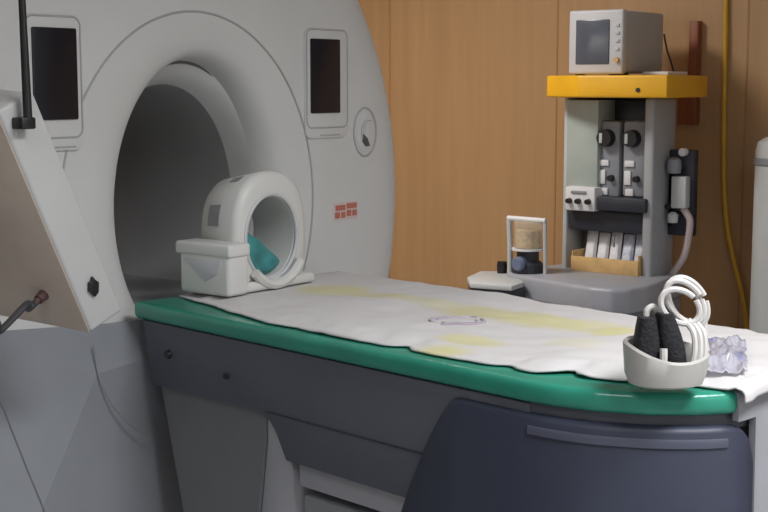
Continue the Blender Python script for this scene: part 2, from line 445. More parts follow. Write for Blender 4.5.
# black upright rod in front of the console
pb = at(28, 122, 1, -0.37); pt_ = at(22, 0, 1, -0.37); top = pb+(pt_-pb)*1.7
pole = thing('black_pole', 'thin black upright pole clamped to top of tilted console', 'pole', pb)
b = BM(); tube(b, [pb+(top-pb)*k/6 for k in range(7)], lambda t: 0.0078-0.003*t, 12); obj('rod', b, black, pole)
b = BM(); box(b, (pb.x-0.018, pb.y-0.008, pb.z-0.012), (pb.x+0.011, pb.y+0.022, pb.z+0.008), 0.003); obj('clamp_foot', b, black, pole)
# thin leads clipped to the lower cover
from mathutils.geometry import intersect_line_plane
def on_cover(px, py):
    v = at(px, py, 1, 0.0)-CAM; best = 0
    for a, c, e in ((Lt, R0, R1), (R0, Rt, R1)):
        q = intersect_line_plane(CAM, CAM+v, a, (c-a).cross(e-a))
        if q is not None: best = max(best, (q-CAM).dot(v)/v.dot(v))
    return CAM+v*(best-0.001)
grey_lead = mat('grey_lead', (0.22, 0.22, 0.22), 0.5)
for path in (((94, 345), (98, 375), (106, 394), (117, 411), (133, 427), (152, 438)), ((-25, 370), (0, 402), (13, 432), (28, 470), (48, 520), (56, 560))):
    b = BM(); tube(b, [on_cover(p.x, p.y) for p in smooth_path([(x, y, 0) for x, y in path], 8)], 0.0015, 6); obj('cover_lead', b, grey_lead, scanner, label='thin grey lead on the lower cover')

# ------------------------------------------------------------------ patient table
ZT = 0.945
YH, YF = -0.05, -1.42
PIV = Vector((-0.25, -0.03, 0))
XF = Matrix.Translation(PIV) @ Matrix.Rotation(math.radians(-8.45), 4, 'Z') @ Matrix.Translation(-PIV)
XI = XF.inverted()
def plan(d=0.0, y0=-0.03):
    # the table's plan: straight sides and a rounded foot end; d is an inset
    near = [(-0.25, y0), (-0.25, -1.13), (-0.244, -1.19), (-0.226, -1.255), (-0.184, -1.328), (-0.134, -1.382), (-0.085, -1.412), (-0.03, -1.416)]
    pts = near+[(0.075-x, y) for x, y in near[::-1]]
    c = Vector((0.0375, -0.7))
    out = []
    for x, y in pts:
        sx = (x-0.0375)/0.2875
        out.append((x-d*max(-1, min(1, sx*1.15)), y+(d if y < -1.3 else d*0.5 if y < -1.2 else 0)))
    return out
def outer(d=0.0):
    """the near side's plan as a fine path from head to foot, pushed outwards by d"""
    P = smooth_path([(x, y, 0) for x, y in plan(0)[1:12]], 6); res = []
    for i, p in enumerate(P):
        t = (P[min(i+1, len(P)-1)]-P[max(i-1, 0)]).normalized()
        res.append(p+Vector((t.y, -t.x, 0))*d)
    return res
tl = XF @ Vector((0.03, -0.75, 0))
table = thing('patient_table', 'long slate sided scanner table running out from the bore', 'table', tl)
b = BM(); extrude_poly(b, [(x, y, ZT-0.03) for x, y in plan(0.012, YH)], (0, 0, 0.03), 0.004); obj('table_top', b, tabside, table)
prof = [(YH, ZT-0.002), (YH-0.03, 0.804), (-0.30, 0.806), (-0.45, 0.808), (-0.475, 0.80), (-0.50, 0.775), (-0.53, 0.724), (-0.85, 0.722), (-1.14, 0.72), (-1.14, ZT-0.002)]
b = BM(); extrude_poly(b, [(-0.242, y, z) for y, z in prof], (0.02, 0, 0), 0.003); sidep = obj('side_panel', b, tabside, table, label='slate grey long side')
b = BM(); tube(b, [Vector((-0.2425, y, 0.812)) for y in (-0.47, -0.6, -0.8, -1.0, -1.13)], 0.002, 6); obj('panel_seam', b, mdark, sidep)
b = BM(); extrude_poly(b, [(0.297, y, z) for y, z in prof], (0.02, 0, 0), 0.003); obj('side_panel', b, tabside, table, label='slate grey far long side')
b = BM(); ends = [(x, y, 0.04) for x, y in plan(0.03) if y < -1.1]; extrude_poly(b, ends, (0, 0, ZT-0.031-0.04), 0.004); obj('end_panel', b, lightgrey, table, label='light grey rounded foot end')
b = BM(); box(b, (-0.215, -1.1, 0.83), (0.29, -0.12, ZT-0.031), 0.004); obj('under_frame', b, greytab, table)
b = BM(); extrude_poly(b, [(-0.228, y, z) for y, z in ((-0.085, 0.83), (-0.455, 0.83), (-0.452, 0.74), (-0.43, 0.60), (-0.40, 0.0), (-0.25, 0.0), (-0.165, 0.54))], (0.44, 0, 0), 0.004)
obj('pedestal', b, pedgrey, table, smooth=False, label='dark grey pedestal')
b = BM(); extrude_poly(b, [(-0.224, y, z) for y, z in ((-0.455, 0.815), (-0.4535, 0.74), (-0.432, 0.60), (-0.40, 0.0), (-0.54, 0.0), (-0.536, 0.60), (-0.53, 0.70), (-0.51, 0.76), (-0.48, 0.80))], (0.40, 0, 0), 0.002)
obj('pedestal_lit_edge', b, paleedge, table, label='curved lit edge of the pedestal, coloured pale')  # lit foot-side face of the pedestal, brightness put into a paler grey
b = BM(); box(b, (-0.222, -1.10, 0.672), (-0.05, -0.545, 0.722), 0.006); obj('base_rail', b, paleedge, table, label='pale rail under the long side')
b = BM(); box(b, (-0.212, -1.12, 0.0), (0.28, -0.545, 0.655), 0.01); obj('base_plate', b, greytab, table)
for y, z, r in ((-0.147, 0.880, 0.010), (-0.348, 0.864, 0.006)):
    b = BM(); cyl(b, (-0.2425, y, z), (-0.249, y, z), r, r*0.8, 14); obj('side_screw', b, black, table)
# navy cover that wraps the near side of the rounded foot
def wrap(path, zlo, zhi, th):
    """a plate of thickness th standing along path, between heights zlo(i) and zhi(i)"""
    bm = BM(); n = len(path); R_ = []
    for i, p in enumerate(path):
        t = (path[min(i+1, n-1)]-path[max(i-1, 0)]).normalized(); o = Vector((-t.y, t.x, 0))*th
        lo, hi = zlo(i), zhi(i); e = min(0.010, (hi-lo)*0.4)
        R_.append([bm.verts.new(q) for q in (Vector((p.x, p.y, lo)), Vector((p.x, p.y, hi-e)), Vector((p.x, p.y, hi-e*0.45))+o*0.12, Vector((p.x, p.y, hi-e*0.1))+o*0.35, Vector((p.x, p.y, hi))+o*0.7, Vector((p.x, p.y, hi))+o, Vector((p.x, p.y, lo))+o)])
    for A, Bq in zip(R_, R_[1:]):
        for k in range(7): bm.faces.new((A[k], A[(k+1) % 7], Bq[(k+1) % 7], Bq[k]))
    bm.faces.new(R_[0]); bm.faces.new(R_[-1]); return bm
straight = [Vector((-0.25-0.004, -0.855-0.275*k/20, 0)) for k in range(20)]
pth = straight+[p for p in outer(0.004) if p.y <= -1.13]
end = next(i for i, p in enumerate(pth) if p.x > NAVX)
pth = pth[:end+1]; npt = len(pth)
def top_z(i):
    p = pth[i]; z = 0.928
    if p.y > -0.99: z = min(z, 0.928-4.0*max(0, p.y+0.985)**1.4)
    dist = sum((pth[k+1]-pth[k]).length for k in range(i, npt-1))
    if dist < 0.06: z -= 0.06-math.sqrt(max(0, 0.06**2-(0.06-dist)**2))
    return z
b = wrap(pth, lambda i: 0.08, top_z, 0.02); nav = obj('foot_cover', b, navy, table, label='dark navy cover around the near half of the foot end', angle=60)
strip = [p for p in outer(0.0065) if p.y <= -1.14 and p.x < NAVX-0.05]
b = wrap(strip, lambda i: 0.896, lambda i: 0.910, 0.004); obj('trim_highlight', b, mat('navy_trim_highlight', (0.075, 0.08, 0.115), 0.3), nav)  # trim strip with the edge highlight put into its lighter colour

cap = [p for p in outer(0.006) if p.x > -0.082]+[Vector((0.075-p.x, p.y, 0)) for p in outer(0.006)[::-1] if 0.075-p.x > max(q.x for q in outer(0.006))+0.004 and p.y < -1.25]
b = wrap(cap, lambda i: 0.934 if cap[i].x < -0.03 else 0.08, lambda i: 0.981, 0.012); obj('end_cap', b, greycap, table, label='grey cap around the foot end')

# ------------------------------------------------------------------ mattress
ZM = 0.982
b = BM(); extrude_poly(b, [(x, y, ZT) for x, y in plan(-0.004)], (0, 0, ZM-ZT), 0.013, 4)
mattress = tag(obj('mattress', b, green, origin=XF @ Vector((0.03, -0.75, ZT))), 'green vinyl mattress pad showing along the near edge of the scanner table', 'mattress')

# ------------------------------------------------------------------ crumpled sheet
def sheet_z(x, y):
    n = noise.noise(Vector((x*7, y*6, 1.3)))*0.006+noise.noise(Vector((x*22, y*15, 4.1)))*0.0035
    n += 0.004*math.sin(y*9+2*noise.noise(Vector((x*4, y*3, 0))))
    f = min(1.0, max(0.0, (-0.26-y)/0.08))      # pressed flat under the coil
    return ZM+0.010+n*f
def near_edge(y):
    base = [(-0.02, -0.15), (-0.19, -0.172), (-0.31, -0.20), (-0.467, -0.224), (-0.7, -0.227), (-0.95, -0.220), (-1.117, -0.212), (-1.172, -0.185), (-1.224, -0.172), (-1.275, -0.155), (-1.367, -0.106), (-1.46, -0.085)]
    for (ya, xa), (yb, xb) in zip(base, base[1:]):
        if yb <= y <= ya: v = xa+(xb-xa)*(y-ya)/(yb-ya); break
    else: v = -0.2
    v += 0.006*noise.noise(Vector((0, y*8, 2)))+0.004*noise.noise(Vector((0, y*25, 5)))
    for yn, dw in ((-0.825, 0.018), (-1.165, 0.03), (-1.06, 0.014)):
        v += dw*math.exp(-((y-yn)/0.018)**2)
    return v
def far_edge(y):
    P = [(-0.02, 0.325), (-1.13, 0.325), (-1.19, 0.319), (-1.255, 0.301), (-1.328, 0.259), (-1.385, 0.209), (-1.42, 0.16), (-1.46, 0.11)]
    for (ya, xa), (yb, xb) in zip(P, P[1:]):
        if yb <= y <= ya: return xa+(xb-xa)*(y-ya)/(yb-ya)
    return 0.33
b = BM(); NX, NY = 60, 130; G = []
for j in range(NY+6):
    y = -0.06-1.372*min(j, NY)/NY-(0.004*(1-math.exp(-(j-NY))) if j > NY else 0); row = []
    xa = near_edge(y); xf = far_edge(y)+0.004
    for i in range(NX+1):
        u = i/NX; s = xa+(xf+0.13-xa)*u
        if s < xf: x, z = s, max(sheet_z(s, y), ZM+0.003)
        else:
            k = s-xf; x = xf+0.010*(1-math.exp(-k/0.01)); z = max(sheet_z(xf, y), ZM+0.003)-max(0, k-0.004)
        if u < 0.08: z = max(ZM+0.003, z-(0.012*(1-u/0.08)) + 0.004*noise.noise(Vector((x*30, y*30, 7))))
        if j > NY-2: z -= 0.0035*max(0, j-NY+1)-0.004     # hangs over the foot edge
        row.append(b.verts.new((x, y, z)))
    G.append(row)
for j in range(NY+5):
    for i in range(NX): b.faces.new((G[j][i], G[j][i+1], G[j+1][i+1], G[j+1][i]))
SO = Vector((0, 0, ZM))
def sp_(px, py):
    p = at(px, py, 2, ZM+0.01); return p.x, p.y
def sl_(px, py):
    p = XI @ at(px, py, 2, ZM+0.01); return p.x, p.y
STAINS = []
for px, py, sx, sy, k in ((335, 291, 0.09, 0.10, 0.75), (375, 297, 0.05, 0.14, 0.7), (420, 303, 0.05, 0.12, 0.45), (495, 315, 0.075, 0.15, 0.75), (545, 321, 0.075, 0.14, 0.8), (590, 327, 0.055, 0.13, 0.65), (612, 332, 0.07, 0.05, 0.9), (470, 340, 0.05, 0.07, 0.75), (445, 349, 0.045, 0.05, 0.8), (575, 345, 0.05, 0.06, 0.3)):
    cx, cy = sp_(px, py); STAINS.append((cx, cy, sx, sy, k))
sheet = obj('bed_sheet', b, sheet_mat(), origin=SO*0+Vector((0, 0, 0)), angle=180)
md = sheet.modifiers.new('solid', 'SOLIDIFY'); md.thickness = 0.003; md.offset = 1
tag(sheet, 'crumpled white sheet with yellow stains spread over the green mattress', 'sheet')
# faded ring-shaped stamp on the cloth
b = BM(); cx, cy = sl_(457, 323)
for k0, k1, s0, r in ((0, 26, 1.0, 0.0032), (30, 52, 0.97, 0.004), (4, 20, 0.72, 0.0025), (28, 50, 0.70, 0.0028)):
    tube(b, [Vector((cx+0.058*s0*math.cos(t)+0.004*math.sin(5*t), cy+0.046*s0*math.sin(t)+0.003*math.sin(7*t), sheet_z(cx+0.058*s0*math.cos(t), cy+0.046*s0*math.sin(t))+0.003)) for t in [2*math.pi*i/56 for i in range(k0, k1)]], r, 6)
obj('printed_mark', b, inkpurple, sheet, label='faded purple ring shaped mark')

XF = None

# ------------------------------------------------------------------ head coil
HC = Vector((0.003, -0.2, 1.114))
coil = thing('head_coil', 'white open-ended head coil standing on the table at the bore mouth', 'head coil', (0.0, -0.12, ZM+0.012))
ZB = ZM+0.016
def ring_sec(ri_x, ri_z, ro, y):
    inn = []; out = []
    for k in range(64):
        t = 2*math.pi*k/64; c, n = math.cos(t), math.sin(t)
        e = lambda q: math.copysign(abs(q)**0.82, q)
        inn.append(Vector((HC.x+ri_x*c, y, HC.z+ri_z*n)))
        out.append(Vector((HC.x+0.006+ro*e(c), y, max(HC.z+(ro+0.026)*e(n), ZB))))
    return inn, out
b = BM()
RO = lambda y: 0.120-0.022*(y+0.19)/0.115
secs = [ring_sec(0.088, 0.097, 0.104, -0.208), ring_sec(0.082, 0.090, 0.116, -0.200), ring_sec(0.082, 0.090, 0.120, -0.19), ring_sec(0.082, 0.090, RO(-0.085), -0.085), ring_sec(0.084, 0.092, 0.093, -0.075)]
rv = [([b.verts.new(p) for p in i], [b.verts.new(p) for p in o]) for i, o in secs]
for (i0, o0), (i1, o1) in zip(rv, rv[1:]):
    for k in range(64):
        k2 = (k+1) % 64
        b.faces.new((i0[k], i0[k2], i1[k2], i1[k])); b.faces.new((o0[k], o0[k2], o1[k2], o1[k]))
for (i0, o0) in (rv[0], rv[-1]):
    for k in range(64):
        k2 = (k+1) % 64; b.faces.new((i0[k], i0[k2], o0[k2], o0[k]))
obj('coil_shell', b, coilwhite, coil)
b = BM(); tube(b, [Vector((HC.x+0.086*math.cos(t), -0.207, HC.z+0.095*math.sin(t))) for t in [2*math.pi*i/48 for i in range(48)]], 0.005, 8, True)
obj('opening_rim', b, lightgrey, coil)
# recesses on the shell's near side
def recess(y0, y1, a0, a1):
    b = BM(); A = []; C_ = []
    e = lambda q: math.copysign(abs(q)**0.82, q)
    for y in (y0, y1):
        for q in range(5):
            t = math.radians(a0+(a1-a0)*q/4); c, n = e(math.cos(t)), e(math.sin(t))
            for L_, d in ((A, 0.0015), (C_, -0.006)): L_.append(b.verts.new((HC.x+0.006+(RO(y)+d)*c, y, HC.z+(RO(y)+0.026+d)*n)))
    for k in range(4):
        b.faces.new((A[k], A[k+1], A[6+k], A[5+k])); b.faces.new((C_[k], C_[k+1], C_[6+k], C_[5+k]))
        for o_ in (0, 5): b.faces.new((A[o_+k], A[o_+k+1], C_[o_+k+1], C_[o_+k]))
    for k in (0, 4): b.faces.new((A[k], A[5+k], C_[5+k], C_[k]))
    obj('shell_window', b, coilgrey, coil)
recess(-0.145, -0.105, 172, 152)
recess(-0.165, -0.135, 120, 110)
# base block on the near side with a hollow
b = BM(); box(b, (-0.165, -0.235, ZB), (-0.10, -0.085, ZB+0.10), 0.010, 3)
box(b, (-0.168, -0.24, ZB+0.085), (-0.10, -0.075, ZB+0.113), 0.006, 3)
blk = obj('base_block', b, coilwhite, coil)
b = BM(); extrude_poly(b, [(-0.165, y, ZB+z) for y, z in ((-0.10, 0.078), (-0.215, 0.078), (-0.205, 0.05), (-0.165, 0.03))], (-0.002, 0, 0), 0.0005); obj('block_hollow', b, lightgrey, blk)
b = BM(); box(b, (-0.12, -0.225, ZB), (0.135, -0.06, ZB+0.022), 0.008, 3); obj('base_plate', b, coilwhite, coil)
# curved lip under the opening
b = BM(); pts = [Vector((HC.x+0.098*math.cos(t), -0.222, HC.z+0.106*math.sin(t))) for t in [math.radians(225+100*i/16) for i in range(17)]]
tube(b, pts, 0.012, 8); obj('front_lip', b, coilwhite, coil)
# pads inside the coil
cs = BM(); RR = []
for y, g in ((-0.190, 0.008), (-0.184, 0.0), (-0.10, 0.0), (-0.094, 0.008)):
    row = []
    for k in range(25):
        t = math.radians(166+144*k/24); row.append(cs.verts.new((HC.x+(0.079-g)*math.cos(t), y, HC.z+(0.087-g)*math.sin(t))))
    a_, b_ = row[-1].co.copy(), row[0].co.copy()
    for k in range(1, 12):
        u = k/12; p = a_.lerp(b_, u); bulge = 0.010*math.sin(math.pi*u)+0.004*math.sin(u*14)
        row.append(cs.verts.new((p.x-(0.016-bulge-g)*-0.55, y, p.z+(bulge-g)*0.8)))
    RR.append(row)
for A, Bq in zip(RR, RR[1:]):
    for k in range(len(A)): cs.faces.new((A[k], A[(k+1) % len(A)], Bq[(k+1) % len(A)], Bq[k]))
cs.faces.new(RR[0]); cs.faces.new(RR[-1])
tag(obj('head_cushion', cs, teal, origin=(0, -0.12, 1.05)), 'teal head cushion inside the opening of the white coil', 'cushion')

# ------------------------------------------------------------------ headset with coiled tube
hb = at(665, 386, 2, ZM+0.0135)
hx, hy, hz = hb.x, hb.y, ZM+0.0135
rt = Vector((RT.x, RT.y, 0)).normalized(); fw = Vector((FW.x, FW.y, 0)).normalized()
def H(r, d, z): return Vector((hx, hy, hz))+rt*(r*1.15)+fw*d+Vector((0, 0, z))
head = thing('headset', 'white headset with two black ear pads and coiled white tube on table foot end', 'headset', (hx, hy, hz))
b = BM(); rows = []
for (ro, z) in ((0.040, 0.002), (0.049, 0.006), (0.054, 0.022), (0.057, 0.046), (0.0545, 0.050), (0.051, 0.046), (0.048, 0.022), (0.043, 0.008), (0.0, 0.006)):
    row = []
    for k in range(40):
        t = 2*math.pi*k/40; zz = z
        if z > 0.03: zz = z-0.021+0.043*(0.5-0.5*math.cos(t))**2+0.026*(0.5+0.5*math.cos(t))**2+0.022*max(0, math.sin(t))**2
        row.append(b.verts.new(H(ro*math.cos(t)*1.0, ro*math.sin(t)*0.85, zz)))
    rows.append(row)
for A, Bq in zip(rows, rows[1:]):
    for k in range(40): b.faces.new((A[k], A[(k+1) % 40], Bq[(k+1) % 40], Bq[k]))
b.faces.new(rows[0]); obj('headband', b, bandm, head)
def pad(r0, r1, d, z0, z1, tilt):
    b = BM(); rr = []
    for k in range(7):
        u = k/6; r = r0+(r1-r0)*u; z = z0+(z1-z0)*u; wd = 0.0165*(0.62+0.38*math.sin(math.pi*min(1, max(0, u*0.9+0.08)))); ring = []
        for j in range(16):
            a = 2*math.pi*j/16; ca, sa = math.cos(a), math.sin(a)
            e = lambda q: math.copysign(abs(q)**0.6, q)
            ring.append(b.verts.new(H(r+wd*e(ca), d+0.022*e(sa)+tilt*u, z)))
        rr.append(ring)
    for A, Bq in zip(rr, rr[1:]):
        for j in range(16): b.faces.new((A[j], A[(j+1) % 16], Bq[(j+1) % 16], Bq[j]))
    b.faces.new(rr[0]); b.faces.new(rr[-1])
    return obj('ear_pad', b, foam, head)
pad(-0.025, -0.025, 0.000, 0.016, 0.106, 0.008)
pad(0.016, -0.002, 0.002, 0.018, 0.112, 0.008)
b = BM(); tube(b, smooth_path([H(-0.025, 0.012, 0.104), H(-0.024, 0.012, 0.115), H(-0.016, 0.013, 0.120), H(-0.008, 0.014, 0.110)], 6), 0.005, 8); obj('pad_bridge', b, tubing, head)
b = BM(); tube(b, smooth_path([H(-0.008, -0.022, 0.02), H(-0.007, -0.024, 0.042), H(-0.007, -0.022, 0.062)], 6), 0.006, 8); obj('white_clip', b, tubing, head)
b = BM()
def loop(cr, cz, ar, az, rot, d0, d1, a0, a1, n=36):
    out = []
    for k in range(n+1):
        t = math.radians(a0+(a1-a0)*k/n); x, z = ar*math.cos(t), az*math.sin(t)
        c, s = math.cos(rot), math.sin(rot)
        out.append(H(cr+x*c-z*s, d0+(d1-d0)*k/n, cz+x*s+z*c))
    return out
for (cr, cz, ar, az, rot, d) in ((0.026, 0.128, 0.021, 0.036, 0.55, 0.01), (0.032, 0.126, 0.023, 0.040, 0.45, 0.022), (0.018, 0.122, 0.022, 0.030, 0.75, 0.0)):
    tube(b, loop(cr, cz, ar, az, rot, d, d+0.005, 0, 345), 0.0046, 8)
for k, rr0 in enumerate((0.036, 0.043, 0.049)):
    tube(b, smooth_path([H(rr0-0.012, 0.01, 0.10), H(rr0-0.002, -0.005, 0.085), H(rr0, -0.012, 0.06), H(rr0-0.004, -0.016, 0.036), H(rr0-0.012, -0.02, 0.02)], 6), 0.0046, 8)
tube(b, smooth_path([H(0.045, 0.03, 0.135), H(0.056, 0.03, 0.11), H(0.055, 0.025, 0.08), H(0.058, 0.02, 0.05)], 6), 0.0046, 8)
obj('coiled_tube', b, tubing, head)

# ------------------------------------------------------------------ crumpled film
b = BM(); NB = 34; G = []
c0 = at(724, 361, 2, ZM+0.012); ry = Vector((c0.x-CAM.x, c0.y-CAM.y, 0)).normalized()
for j in range(NB+1):
    row = []
    for i in range(NB+1):
        u, v = i/NB*2-1, j/NB*2-1
        r = rt*(u*0.037+0.005*noise.noise(Vector((v*3, u, 9))))+ry*(v*0.14+0.012*noise.noise(Vector((u*3, v, 5))))
        edge = max(abs(u), abs(v))
        z = 0.003+0.010*(1-edge**2)+0.012*noise.noise(Vector((u*2.6, v*2.8, 3)))+0.004*noise.noise(Vector((u*6, v*6, 8)))
        p = c0+r; row.append(b.verts.new((p.x, p.y, max(ZM, sheet_z(*(XI @ p).to_2d()))+0.0075+max(0.002, z))))
    G.append(row)
for j in range(NB):
    for i in range(NB): b.faces.new((G[j][i], G[j][i+1], G[j+1][i+1], G[j+1][i]))
bag = obj('plastic_wrapper', b, bag_mat(), origin=(c0.x, c0.y, ZM+0.012), angle=25)
md = bag.modifiers.new('solid', 'SOLIDIFY'); md.thickness = 0.0012
tag(bag, 'crumpled clear plastic wrapper with blue print behind the headset', 'wrapper')

# ------------------------------------------------------------------ anaesthesia machine
ma = thing('anesthesia_machine', 'grey anesthesia machine with yellow top shelf against the wood wall', 'anesthesia machine', (2.6, 0.3, 0))
XC = 2.60
def Yx(px, x): return at(px, 180, 0, x).y
def Zx(py, x, px=610): return at(px, py, 0, x).z
def mb(name, m, x0, x1, pl, pr, pt, pb, bev=0.004, par=None, label=None, xm=None):
    """a block with its front on plane x0 reaching back to x1, filling the measured outline on its front"""
    xm = x0 if xm is None else xm
    b = BM(); c = (pl+pr)/2
    box(b, (x0, Yx(pr, xm), Zx(pb, xm, c)), (x1, Yx(pl, xm), Zx(pt, xm, c)), bev)
    return obj(name, b, m, par or ma, label=label)
yR, yL = 0.132, 0.545
b = BM(); box(b, (2.78, yR+0.02, 0.66), (2.82, yL-0.005, 1.40), 0.006); obj('back_panel', b, mdark, ma)
b = BM(); box(b, (2.60, yR, 0.66), (2.80, yR+0.044, 1.40), 0.012, 3); obj('side_post', b, mpost, ma, label='light grey right upright')
b = BM(); box(b, (2.62, yL-0.02, 0.66), (2.81, yL, 1.40), 0.006); obj('side_post', b, mlight, ma, label='light grey left upright')
mb('front_panel', mgreen, 2.615, 2.78, 566, 597, 100, 190, label='pale grey green panel')
mb('gauge_box', mwhite, 2.575, 2.76, 565, 595, 187, 211, 0.008, label='white control box with dark knobs')
for px in (570, 579, 589):
    p = Vector((2.575, Yx(px, 2.575), Zx(203, 2.575))); b = BM(); cyl(b, p, p-Vector((0.02, 0, 0)), 0.012, 0.010, 16); obj('control_knob', b, black, ma)
b = BM(); z = Zx(194, 2.575); y = Yx(579, 2.575); box(b, (2.57, y-0.035, z-0.006), (2.58, y+0.035, z+0.006), 0.002); obj('label_strip', b, mgrey, ma)
mb('recess_back', mdark, 2.755, 2.79, 597, 645, 100, 200)
def vaporizer(pl, pr):
    v = mb('vaporizer', mgrey, 2.64, 2.756, pl, pr, 121, 197, 0.012)
    y = (Yx(pl, 2.64)+Yx(pr, 2.64))/2
    b = BM(); p = Vector((2.64, y+0.008, Zx(138, 2.64))); cyl(b, p, p-Vector((0.035, 0, 0)), 0.036, 0.032, 24); obj('dial', b, black, v)
    b = BM(); box(b, (2.600, y+0.012, Zx(143, 2.64)), (2.606, y+0.026, Zx(133, 2.64)), 0.002); obj('dial_mark', b, mlight, v)
    b = BM(); box(b, (2.632, y-0.002, Zx(166, 2.64)), (2.642, y+0.040, Zx(160, 2.64)), 0.002)
    box(b, (2.632, y+0.012, Zx(184, 2.64)), (2.642, y+0.040, Zx(170, 2.64)), 0.002); box(b, (2.632, y+0.0, Zx(195, 2.64)), (2.642, y+0.035, Zx(188, 2.64)), 0.002)
    obj('label_plate', b, mwhite, v)
    b = BM(); p = Vector((2.64, y-0.014, Zx(178, 2.64))); cyl(b, p, p-Vector((0.02, 0, 0)), 0.014, 0.012, 16); obj('filler_cap', b, black, v)
    return v
vaporizer(598, 619); vaporizer(622, 646)
mb('middle_shelf', mdark, 2.58, 2.78, 597, 646, 198, 212, 0.006)
mb('drawer_front', mdark, 2.62, 2.78, 570, 646, 211, 232, 0.006)
mb('lower_recess', mgrey, 2.77, 2.79, 566, 646, 232, 268, 0.003)
# work surface with a rounded front
ZW = 0.70
def pl_(px, py): return at(px, py, 2, ZW)
b = BM()
front = [pl_(505, 272), pl_(530, 277), pl_(550, 280.5), pl_(570, 284), pl_(590, 287), pl_(612, 289), pl_(632, 288.5), pl_(648, 286), pl_(660, 282), pl_(668, 278)]
pts = [(2.82, yL+0.06, ZW), (2.60, yL+0.10, ZW)]+[(p.x, p.y, ZW) for p in front]+[(2.82, 0.09, ZW)]
extrude_poly(b, [(p[0], p[1], ZW-0.098) for p in pts], (0, 0, 0.098), 0.016, 3); ws = obj('work_surface', b, worktop, ma, label='broad grey work surface with a rounded front')
b = BM(); box(b, (2.42, 0.10, 0.12), (2.82, yL, ZW-0.098), 0.01); cab = obj('base_cabinet', b, mgrey, ma)
for k in range(3):
    b = BM(); box(b, (2.405, 0.125, 0.14+k*0.14), (2.425, yL-0.025, 0.27+k*0.14), 0.005); d = obj('drawer', b, mlight, cab)
for x, y in ((2.47, 0.15), (2.47, 0.5), (2.77, 0.15), (2.77, 0.5)):
    b = BM(); cyl(b, (x, y-0.02, 0.05), (x, y+0.02, 0.05), 0.05, n=20); box(b, (x-0.02, y-0.025, 0.06), (x+0.02, y+0.025, 0.125), 0.004); obj('caster', b, black, ma)
# yellow top shelf
b = BM(); z0, z1 = 1.402, 1.488
extrude_poly(b, [(2.45, Yx(665, 2.45), z0), (2.45, Yx(576, 2.45), z0), (2.53, Yx(545, 2.53), z0), (2.93, Yx(545, 2.53), z0), (2.93, Yx(705, 2.93), z0)], (0, 0, z1-z0), 0.008, 3)
sh = obj('top_shelf', b, yellow, ma, label='yellow top shelf')
p = Vector((2.45, Yx(636, 2.45), Zx(90, 2.45))); b = BM(); cyl(b, p, p-Vector((0.004, 0, 0)), 0.009, n=12); obj('shelf_screw', b, black, sh)
# breathing absorber: frame, jar, plate, knob
XA = 2.42
def arm(px, py): return at(px, py, 0, XA)
b = BM(); p, q = arm(508, 218), arm(546, 221); tube(b, [p, p+(q-p)*0.5, q], 0.011, 12); fr_ = obj('absorber_frame', b, mwhite, ma, label='white bar frame of the absorber')
b = BM(); tube(b, [arm(509, 220), arm(510, 245), arm(510, 275)], 0.011, 10); obj('frame_post', b, mlight, fr_)
b = BM(); tube(b, [arm(545, 222), arm(545, 245), arm(545, 275)], 0.008, 10); obj('frame_post', b, mlight, fr_)
b = BM(); p = arm(528, 248); lathe(b, (p.x, p.y, p.z), (0, 0, 1), [(0.0, 0), (0.055, 0), (0.058, 0.006), (0.058, 0.105), (0.052, 0.112), (0.0, 0.112)], 28); obj('absorber_jar', b, clear, ma, label='clear jar in the absorber frame')
b = BM(); lathe(b, (p.x, p.y, p.z+0.003), (0, 0, 1), [(0, 0), (0.05, 0), (0.05, 0.07), (0, 0.07)], 24); obj('soda_granules', b, mat('pale_granules', (0.50, 0.36, 0.20), 0.9, var=0.3, scale=60), ma)
b = BM(); lathe(b, (p.x, p.y, p.z-0.008), (0, 0, 1), [(0, 0), (0.066, 0), (0.066, 0.008), (0, 0.008)], 28); obj('jar_plate', b, mwhite, ma)
b = BM(); lathe(b, (p.x, p.y, ZW), (0, 0, 1), [(0, 0), (0.066, 0), (0.064, 0.035), (0.045, 0.05), (0.045, p.z-0.009-ZW), (0, p.z-0.009-ZW)], 28); obj('absorber_base', b, mdark, ma)
b = BM(); p = at(518, 264, 0, XA-0.07); lathe(b, p, (-1, 0, 0), [(0, -0.05), (0.025, -0.05), (0.03, 0.0), (0.022, 0.012), (0, 0.014)], 20); obj('valve_dome', b, mat('blue_grey_dome', (0.14, 0.17, 0.26), 0.3), ma)
# side tray with fittings
ZW2 = 0.682
b = BM(); tp = [at(x, y, 2, ZW2) for x, y in ((467, 277), (480, 271), (510, 271), (524, 282), (512, 286), (470, 283))]
extrude_poly(b, [(q.x, q.y, ZW2-0.02) for q in tp], (0, 0, 0.02), 0.004); tr = obj('side_tray', b, mlight, ma, label='pale tray at the left of the work surface')
b = BM(); extrude_poly(b, [(q.x+0.01, q.y, ZW2-0.075) for q in tp], (0, 0, 0.055), 0.004); obj('tray_base', b, mdark, tr)
for px in (474, 484, 494, 508):
    q = at(px, 288, 2, ZW2-0.04); b = BM(); lathe(b, (q.x-0.0, q.y, ZW2-0.052), (-1, -0.2, 0), [(0, -0.06), (0.018, -0.06), (0.018, 0.0), (0.012, 0.008), (0, 0.01)], 16); obj('tray_fitting', b, chrome, tr)
q = at(502, 273, 2, ZW2); b = BM(); lathe(b, (q.x, q.y, ZW2), (0, 0, 1), [(0, 0), (0.02, 0), (0.022, 0.03), (0.019, 0.048), (0, 0.05)], 20); obj('black_knob', b, black, ma)
